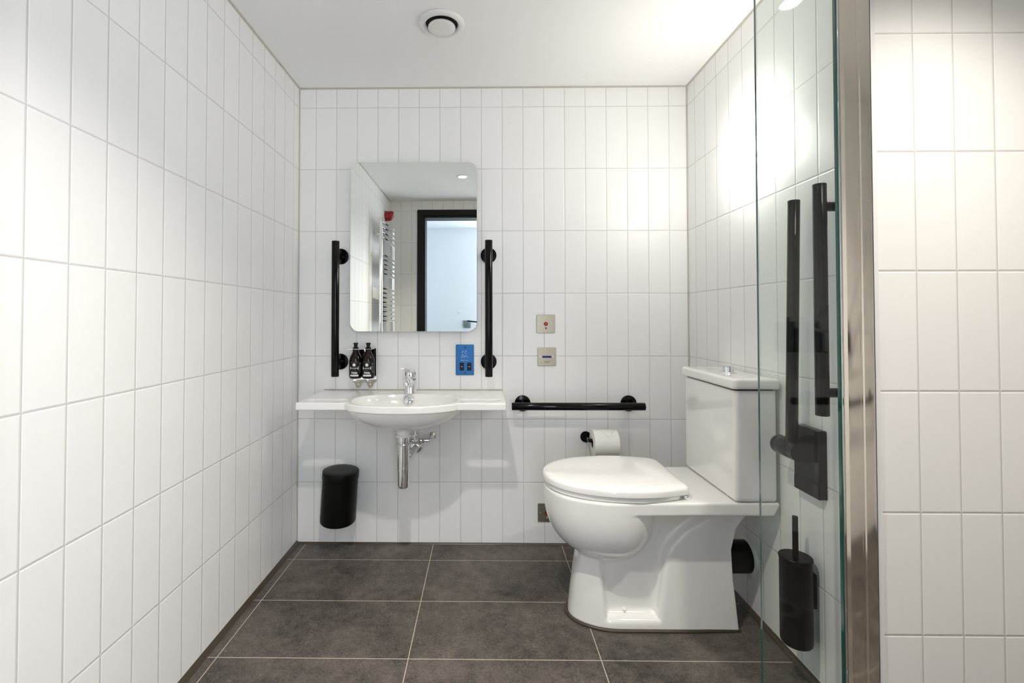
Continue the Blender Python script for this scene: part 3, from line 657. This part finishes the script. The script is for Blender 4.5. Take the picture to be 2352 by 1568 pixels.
rbox_lath(MB(), 1.7030, 1.8615, -.7130, -.3010, [(.010, .8405), (.003, .8415), (.0005, .8445), (0, .850), (0, .865), (.0015, .870), (.005, .8735), (.010, .8750), (.03, .8755)], .018).obj('cistern_lid', M['ceramic'], t, 0, 40)
rbox_lath(MB(), 1.720, 1.85, -.695, -.319, [(0, .8349), (0, .8406)], .012).obj('lid_gap_strip', M['rubber'], t, 0)  # black strip put in so the gap under the lid reads as a dark line
fb = MB(); cb = (1.780, -.534, .8757)
fb.lathe([(.0285, 0), (.0285, .0012), (.0265, .0032), (.020, .0042)], cb, (0, 0, 1), 40)
fp = fb.obj('flush_rose', M['chrome'], t)
MB().lathe([(.0195, .0043), (.0195, .020), (.0180, .0235), (.013, .0250), (.001, .0254)], cb, (0, 0, 1), 40).obj('flush_button', M['chrome'], t)
sb = [(1.196, YC)]
def base_pt(a): return (1.365-.172*math.cos(a), YC-.116*math.sin(a), .0028)
path = [(1.770, YC+.108, .0028)] + [(1.60, YC+.116, .0028)] + [base_pt(a) for a in [-PI/2+PI*k/28 for k in range(29)]] + [(1.60, YC-.116, .0028), (1.772, YC-.108, .0028)]
MB().tube(path, .0062, 10).obj('sealant_bead', M['sealant'], t, 0, 60)
MB().lathe([(.0075, 0), (.0075, .003), (.005, .006), (.001, .007)], (1.385, YC-.0745, .052), (0, -.7, .7), 18).obj('screw_cap', M['white'], t)

t = thing('soil_pipe', 'black soil pipe from the toilet back into the right wall', 'pipe', (1.84, YC, .19))
MB().cyl((1.7600, YC+.02, .193), (XR-.001, YC+.02, .193), .057, 40).obj('pipe', M['rubber'], t)
n = 26; ring = []
rg = random.Random(3); rad = [(.066+rg.uniform(-.004, .008)) for k in range(n)]
m = MB(); m.rings([[(XR-x, YC+.02+(rad[k]*q)*math.cos(2*PI*k/n), .193+(rad[k]*q)*math.sin(2*PI*k/n)) for k in range(n)] for x, q in ((.0008, 1.0), (.005, .97), (.009, .88))]); m.obj('filler_collar', M['white'], t, 0, 50)

# toilet brush
t = thing('toilet_brush', 'black wall-mounted toilet brush holder with upright handle on the right wall', 'toilet brush', (1.812, -.845, .12))
cbz = (1.8125, -.845, 0)
MB().lathe([(.026, .1175), (.038, .1190), (.0412, .1235), (.0420, .131), (.0420, .3625), (.0410, .3640)], cbz, (0, 0, 1), 56).obj('holder', M['blackmatt'], t, 0, 30)
MB().lathe([(.0420, .3646), (.0435, .3650), (.0440, .3670), (.0440, .3700), (.0425, .3720), (.02, .3725), (.001, .3725)], cbz, (0, 0, 1), 56).obj('brush_lid', M['blackmatt'], t, 0, 30)
MB().lathe([(.0085, .3726), (.0080, .376), (.0076, .486), (.0075, .488), (.001, .4885)], cbz, (0, 0, 1), 28).obj('handle', M['blackmatt'], t)
MB().box(1.8530, XR-.0005, -.853, -.837, .22, .32).obj('wall_mount', M['blackmatt'], t, .002)

# ------------------------------------------------------------------ glass screen and its post
t = thing('shower_screen', 'narrow upright clear glass panel with green edges in front of the toilet', 'glass screen', (1.66, -1.075, .02))
gx0, gx1, gy0, gy1, gz0, gz1 = 1.5785, 1.7765, -1.079, -1.071, .012, 2.10
m = MB(); m.add([(gx0, gy0, gz0), (gx1, gy0, gz0), (gx1, gy0, gz1), (gx0, gy0, gz1), (gx0, gy1, gz0), (gx1, gy1, gz0), (gx1, gy1, gz1), (gx0, gy1, gz1)],
      [(0, 1, 2, 3), (5, 4, 7, 6)], 0); m.add([(gx0, gy0, gz0), (gx0, gy1, gz0), (gx0, gy1, gz1), (gx0, gy0, gz1), (gx1, gy0, gz0), (gx1, gy1, gz0), (gx1, gy1, gz1), (gx1, gy0, gz1)],
      [(1, 0, 3, 2), (4, 5, 6, 7), (0, 1, 5, 4), (2, 3, 7, 6)], 1)
m.obj('pane', [M['glass'], M['edge']], t, 0, 0)
m = MB(); m.box(gx1+.0004, gx1+.0022, gy0-.0012, gy1+.0012, gz0, gz1); m.obj('edge_seal', M['edge'], t)
MB().box(gx1+.0024, gx1+.0070, gy0-.003, gy1+.003, gz0, gz1).obj('edge_channel', M['chrome'], t, .0012)
t = thing('screen_post', 'tall polished steel post between the glass panel and the shower tiles', 'post', (1.823, -1.075, 0))
px = [1.7840, 1.7875, 1.795, 1.810, 1.8245, 1.8275, 1.8315, 1.8345, 1.850, 1.8600, 1.8645]
py = [-1.0700, -1.0785, -1.0815, -1.0822, -1.0822, -1.0805, -1.0805, -1.0822, -1.0822, -1.0815, -1.0750]
ring = list(zip(px, py)) + [(1.8645, -1.066), (1.7840, -1.066)]
m = MB(); m.rings([[(a, b_, z) for a, b_ in ring] for z in (.0005, CZ-.001)]); m.obj('post_cover', M['sheet'], t, 0, 16)

# ------------------------------------------------------------------ ceiling: extract valve and downlights
t = thing('extract_valve', 'round white air extract valve in the ceiling', 'ceiling vent', (.735, -.500, CZ))
cv = (.735, -.500, CZ-.0006)
MB().lathe([(.086, 0), (.0865, .003), (.084, .007), (.077, .0115), (.070, .0125), (.064, .0110), (.0605, .006), (.0600, .0)], cv, (0, 0, -1), 64, capa=False, capb=False).obj('outer_ring', M['white'], t, 0, 60)
MB().lathe([(.0598, 0), (.0598, .0006), (.001, .0008)], cv, (0, 0, -1), 48).obj('duct_opening', M['void'], t)
MB().lathe([(.020, .0012), (.030, .010), (.0490, .0125), (.0515, .0155), (.0515, .0195), (.0490, .0215), (.03, .0222), (.001, .0224)], cv, (0, 0, -1), 56).obj('centre_disc', M['white'], t, 0, 50)

def downlight(label, x, y, power, cone):
    t = thing('downlight', label, 'ceiling light', (x, y, CZ), 'recessed downlights')
    MB().lathe([(.043, .0004), (.0445, .002), (.043, .004), (.037, .005), (.0335, .0035), (.0325, .0006)], (x, y, CZ), (0, 0, -1), 48, capa=False, capb=False).obj('trim_ring', M['white'], t, 0, 60)
    MB().lathe([(.0322, .0006), (.0318, .0012), (.001, .0014)], (x, y, CZ), (0, 0, -1), 40).obj('lens', M['lens'], t)
    l = bpy.data.lights.new('downlight_lamp', 'SPOT'); l.energy = power; l.color = (1., .915, .825); l.spot_size = math.radians(cone); l.spot_blend = 1.; l.shadow_soft_size = .022
    o = bpy.data.objects.new('downlight_lamp', l); COL.objects.link(o); o.parent = t; o.location = (0, 0, -.008)
    return t
downlight('bright ceiling downlight reflected near the top right of the mirror', .728, -1.505, 86, 113)
downlight('bright ceiling downlight reflected at the top of the glass screen', 1.980, -1.55, 66, 122)

# ------------------------------------------------------------------ wall lamp
t = thing('wall_lamp', 'glowing white globe lamp on the right wall above the cistern', 'wall lamp', (XR, -.560, 1.700))
MB().lathe([(.052, 0), (.052, .012), (.046, .016)], (XR-.0005, -.560, 1.700), (-1, 0, 0), 40).obj('lamp_base', M['white'], t)
MB().sphere((XR-.0625, -.560, 1.700), .052, .0855, .0855).obj('globe', M['opal'], t, 0, 60)

# ------------------------------------------------------------------ seen in the mirror
t = thing('towel_radiator', 'chrome ladder towel radiator on the left wall, reflected in the mirror', 'radiator', (.07, -1.82, .60))
for y in (-1.565, -2.070): MB().lathe([(.012, 0), (.015, .003), (.015, 1.280), (.012, 1.283)], (.069, y, .60), (0, 0, 1), 24).obj('upright', M['chrome'], t)
zs = [1.850, 1.808, 1.766, 1.724] + [1.585, 1.548, 1.510, 1.472, 1.434] + [1.312, 1.275, 1.238, 1.200, 1.162, 1.124, 1.086, 1.048] + [.93, .893, .856, .818, .78, .742, .70, .66]
for z in zs:
    m = MB(); m.tube([(.073+.010*math.sin(PI*k/10), -1.567-.501*k/10, z) for k in range(11)], .0135, 12); m.obj('rung', M['chrome'], t)
for y in (-1.65, -1.98):
    for z in (1.76, .72): MB().cyl((.0005, y, z), (.075, y, z), .009, 16).obj('wall_bracket', M['chrome'], t)
t = thing('alarm_beacon', 'red alarm sounder high on the left wall, reflected in the mirror', 'alarm', (0, -2.08, 2.0))
MB().lathe([(.046, 0), (.046, .026), (.040, .034)], (.0005, -2.08, 2.000), (1, 0, 0), 32).obj('beacon_base', M['redbeacon'], t)
m = MB(); m.rings([[(.0346, -2.08+.040*math.cos(a), 2.0+.046*math.sin(a)) for a in [2*PI*k/32 for k in range(32)]], [(.055, -2.08+.038*math.cos(a), 2.004+.042*math.sin(a)) for a in [2*PI*k/32 for k in range(32)]], [(.074, -2.08+.022*math.cos(a), 2.014+.026*math.sin(a)) for a in [2*PI*k/32 for k in range(32)]]]); m.obj('beacon_dome', M['redbeacon'], t, 0, 50)
MB().sphere((.072, -2.066, 2.008), .006, .006, .006, 0, 12, 8).obj('indicator_lamp', M['white'], t)
t = thing('door_push_pad', 'square door push pad with a teal wheelchair sign, reflected low in the mirror', 'push pad', (.702, CY, .998))
def cyz(pts, y): return [(a, y, b_) for a, b_ in pts]
m = MB(); slabY(m, rrect(.702, .998, .086, .086, .004), CY+.0006, CY+.012, .001); m.obj('back_box', M['steel'], t, 0, 13)
MB().lathe([(.039, 0), (.039, .010), (.033, .014)], (.702, CY+.0122, .998), (0, 1, 0), 40).obj('blue_ring', M['blueglow'], t)
MB().lathe([(.0325, 0), (.0325, .003), (.001, .0035)], (.702, CY+.0263, .998), (0, 1, 0), 40).obj('push_disc', M['steel'], t)
m = MB(); ys, ye = CY+.0300, CY+.0304; W_ = lambda a, b_: (.702-a, .998+b_)      # drawn as seen from inside the room
stroke(m, [W_(-.002, .017), W_(-.0022, .011)], .0055, ys, ye); stroke(m, [W_(-.002, .009), W_(0, -.001), W_(.009, -.001), W_(.014, -.012)], .0035, ys, ye)
stroke(m, [W_(-.001, .005), W_(.008, .004)], .003, ys, ye)
stroke(m, [W_(.001+.0105*math.cos(a), -.006+.0105*math.sin(a)) for a in [PI*.62+PI*1.28*k/16 for k in range(17)]], .003, ys, ye)
m.obj('wheelchair_sign', M['teal'], t, 0, 0)
t = tag((lambda m: m.obj('wall_switch', M['white'], None, .001))(slabY(MB(), rrect(.610, 1.142, .034, .034, .003), CY+.0006, CY+.009, .002)), 'tiny square white switch on the corridor wall, reflected in the mirror', 'switch')

t = thing('camera_tripod', 'black camera on a tripod in the doorway, reflected at the lower right of the mirror', 'camera', (.892, -2.40, 0))
MB().box(.842, .952, -2.43, -2.365, 1.035, 1.125).obj('camera_body', M['blackmatt'], t, .012)
MB().lathe([(.038, 0), (.040, .004), (.040, .05), (.043, .06), (.043, .078), (.036, .079), (.030, .070), (.001, .069)], (.892, -2.3648, 1.0764), (0, 1, 0), 40).obj('lens', M['blackmatt'], t)
MB().box(.862, .922, -2.44, -2.36, 1.018, 1.0345).obj('head_plate', M['blackmatt'], t, .003)
MB().tube([(.885, -2.40, 1.026), (.735, -2.395, 1.042)], .0065, 12).obj('pan_handle', M['blackmatt'], t)
MB().cyl((.892, -2.40, .70), (.892, -2.40, 1.0175), .014, 20).obj('centre_column', M['blackmatt'], t)
for a in (100, 220, 340): MB().tube([(.892+.02*math.cos(math.radians(a)), -2.40+.02*math.sin(math.radians(a)), .74), (.892+.30*math.cos(math.radians(a)), -2.40+.30*math.sin(math.radians(a)), .0105)], .0105, 14).obj('leg', M['blackmatt'], t)

# ------------------------------------------------------------------ shower fittings (seen reflected in the glass panel and post)
t = thing('floor_drain', 'round slotted floor drain in the shower, reflected low in the glass screen', 'drain', (1.995, -1.676, 0))
cd = (1.995, -1.676, .0006)
MB().lathe([(.066, 0), (.066, .0012), (.062, .0016), (.062, .0008), (.058, .0008), (.058, .0016), (.001, .0016)], cd, (0, 0, 1), 56).obj('drain_rim', M['steel'], t)
m = MB(); aa = math.radians(38); e1 = Vector((math.cos(aa), math.sin(aa), 0)); e2 = Vector((-e1.y, e1.x, 0))
for k in range(-3, 4):
    hl = math.sqrt(.043**2-(k*.0105)**2); c_ = Vector((cd[0], cd[1], 0))+e2*(k*.0105)
    q = [c_+e1*sx*hl+e2*sy*.0028 for sx, sy in ((-1, -1), (1, -1), (1, 1), (-1, 1))]
    m.add([(p.x, p.y, z) for z in (.0023, .0027) for p in q], [(3, 2, 1, 0), (4, 5, 6, 7), (0, 1, 5, 4), (1, 2, 6, 5), (2, 3, 7, 6), (3, 0, 4, 7)])
m.obj('slots', M['void'], t, 0, 0)
t = thing('shower_bottle_bracket', 'steel wall shelf holding three dark bottles, reflected in the glass screen', 'bracket', (2.475, YD, .99))
MB().box(2.365, 2.585, YD+.0005, YD+.003, .895, 1.055).obj('back_plate', M['chrome'], t)
MB().box(2.365, 2.585, YD+.0035, YD+.075, .904, .907).obj('shelf', M['black'], t)
for i, (x, lb_) in enumerate(((2.405, 'left'), (2.475, 'middle'), (2.545, 'right'))):
    b_ = thing('shower_bottle', {'left': 'dark shower bottle reflected in the folded support rail, farther from the steel post', 'middle': 'dark shower bottle reflected in the glass between the two black rails', 'right': 'dark shower bottle reflected in the upright grab rail nearest the steel post'}[lb_], 'soap bottle', (x, YD+.042, .9075), 'dark bottles in the shower')
    MB().lathe([(.022, 0), (.029, .004), (.0300, .010), (.0300, .082), (.026, .100), (.017, .117), (.013, .126), (.013, .138)], (x, YD+.042, .9075), (0, 0, 1), 36).obj('glass_body', M['amber'], b_)
    MB().lathe([(.0305, .020), (.0305, .075)], (x, YD+.042, .9075), (0, 0, 1), 36, capa=False, capb=False).obj('label', M['label'], b_)
    MB().lathe([(.0135, .1385), (.0135, .144), (.008, .148), (.008, .160), (.0105, .162), (.0105, .168), (.004, .169)], (x, YD+.042, .9075), (0, 0, 1), 24).obj('pump', M['rubber'], b_)
t = thing('shower_hose', 'looped chrome shower hose reflected in the glass screen beside the post', 'hose', (2.68, YD+.05, 1.05))
pts = [(x, YD+.115, z) for x, z in ((2.80, 1.40), (2.64, 1.215), (2.57, 1.142), (2.541, 1.111), (2.500, 1.074), (2.474, 1.040), (2.480, 1.021), (2.510, 1.012), (2.568, 1.010), (2.70, 1.008), (2.83, 1.0), (2.95, .985))]
def smooth(P, n=6):
    P = [Vector(p) for p in P]; o_ = []
    for i in range(len(P)-1):
        a, b_, c_, d_ = P[max(i-1, 0)], P[i], P[i+1], P[min(i+2, len(P)-1)]
        for k in range(n):
            q = k/n; o_.append(.5*((2*b_)+(c_-a)*q+(2*a-5*b_+4*c_-d_)*q*q+(3*b_-a-3*c_+d_)*q**3))
    return o_+[P[-1]]
pts = [(2.90, YD+.001, 1.50), (2.87, YD+.06, 1.475)] + pts + [(2.99, YD+.06, .98), (3.0, YD+.001, .98)]
MB().tube(smooth(pts), .008, 14).obj('hose', M['chrome'], t)

# ------------------------------------------------------------------ corridor area lights: blue daylight from both ends, plus an added fill; no windows built
def area(name, loc, rot, sx, sy, e, col):
    l = bpy.data.lights.new(name, 'AREA'); l.shape = 'RECTANGLE'; l.size = sx; l.size_y = sy; l.energy = e; l.color = col
    o = bpy.data.objects.new(name, l); COL.objects.link(o); o.location = loc; o.rotation_euler = rot; return o
area('corridor_fill_light', (3.1, (CY+YD-.15)/2, 1.15), (0, math.radians(90), 0), 1.6, .7, 24, (.62, .80, 1.))
area('corridor_fill_light', (-1.1, (CY+YD-.15)/2, 1.15), (0, math.radians(-90), 0), 1.6, .7, 14, (.62, .80, 1.))
area('corridor_fill_light', (1.42, CY+.01, 1.18), (math.radians(90), 0, 0), 1.0, 1.7, 27, (.90, .94, 1.))  # added soft fill through the doorway, out of the mirror's view; not a real window
w = bpy.data.worlds.new('world'); scn.world = w; w.use_nodes = True
w.node_tree.nodes['Background'].inputs[0].default_value = (.6, .8, 1, 1); w.node_tree.nodes['Background'].inputs[1].default_value = .15

# ------------------------------------------------------------------ camera
cam = bpy.data.cameras.new('camera'); co = bpy.data.objects.new('camera', cam); COL.objects.link(co); scn.camera = co
F_, CX_, CY_ = 1088.193, 1095.811, 708.989
cam.sensor_fit = 'HORIZONTAL'; cam.sensor_width = 36.; cam.lens = F_/2352*36.
cam.shift_x = (2352/2-CX_)/2352; cam.shift_y = (CY_-1568/2)/2352
rx, ry, rz = .01811669, .00069747, .01277139
Rw = Matrix.Rotation(rz, 3, 'Z') @ Matrix.Rotation(rx, 3, 'X') @ Matrix.Rotation(ry, 3, 'Y')
right, fwd, up = Rw @ Vector((1, 0, 0)), Rw @ Vector((0, 1, 0)), Rw @ Vector((0, 0, 1))
co.matrix_world = Matrix(((right.x, up.x, -fwd.x, .8903628), (right.y, up.y, -fwd.y, -2.26969), (right.z, up.z, -fwd.z, 1.0764666), (0, 0, 0, 1)))
cam.clip_start = .005

vs_ = scn.view_settings; vs_.view_transform = 'Standard'; vs_.look = 'None'; vs_.gamma = 1.; vs_.exposure = .36; vs_.use_curve_mapping = False
cy = scn.cycles
cy.max_bounces = 14; cy.diffuse_bounces = 6; cy.glossy_bounces = 8; cy.transparent_max_bounces = 16; cy.transmission_bounces = 8
cy.caustics_reflective = False; cy.caustics_refractive = False; cy.sample_clamp_indirect = 6.
cy.use_denoising = True
try: cy.denoiser = 'OPENIMAGEDENOISE'
except Exception: pass
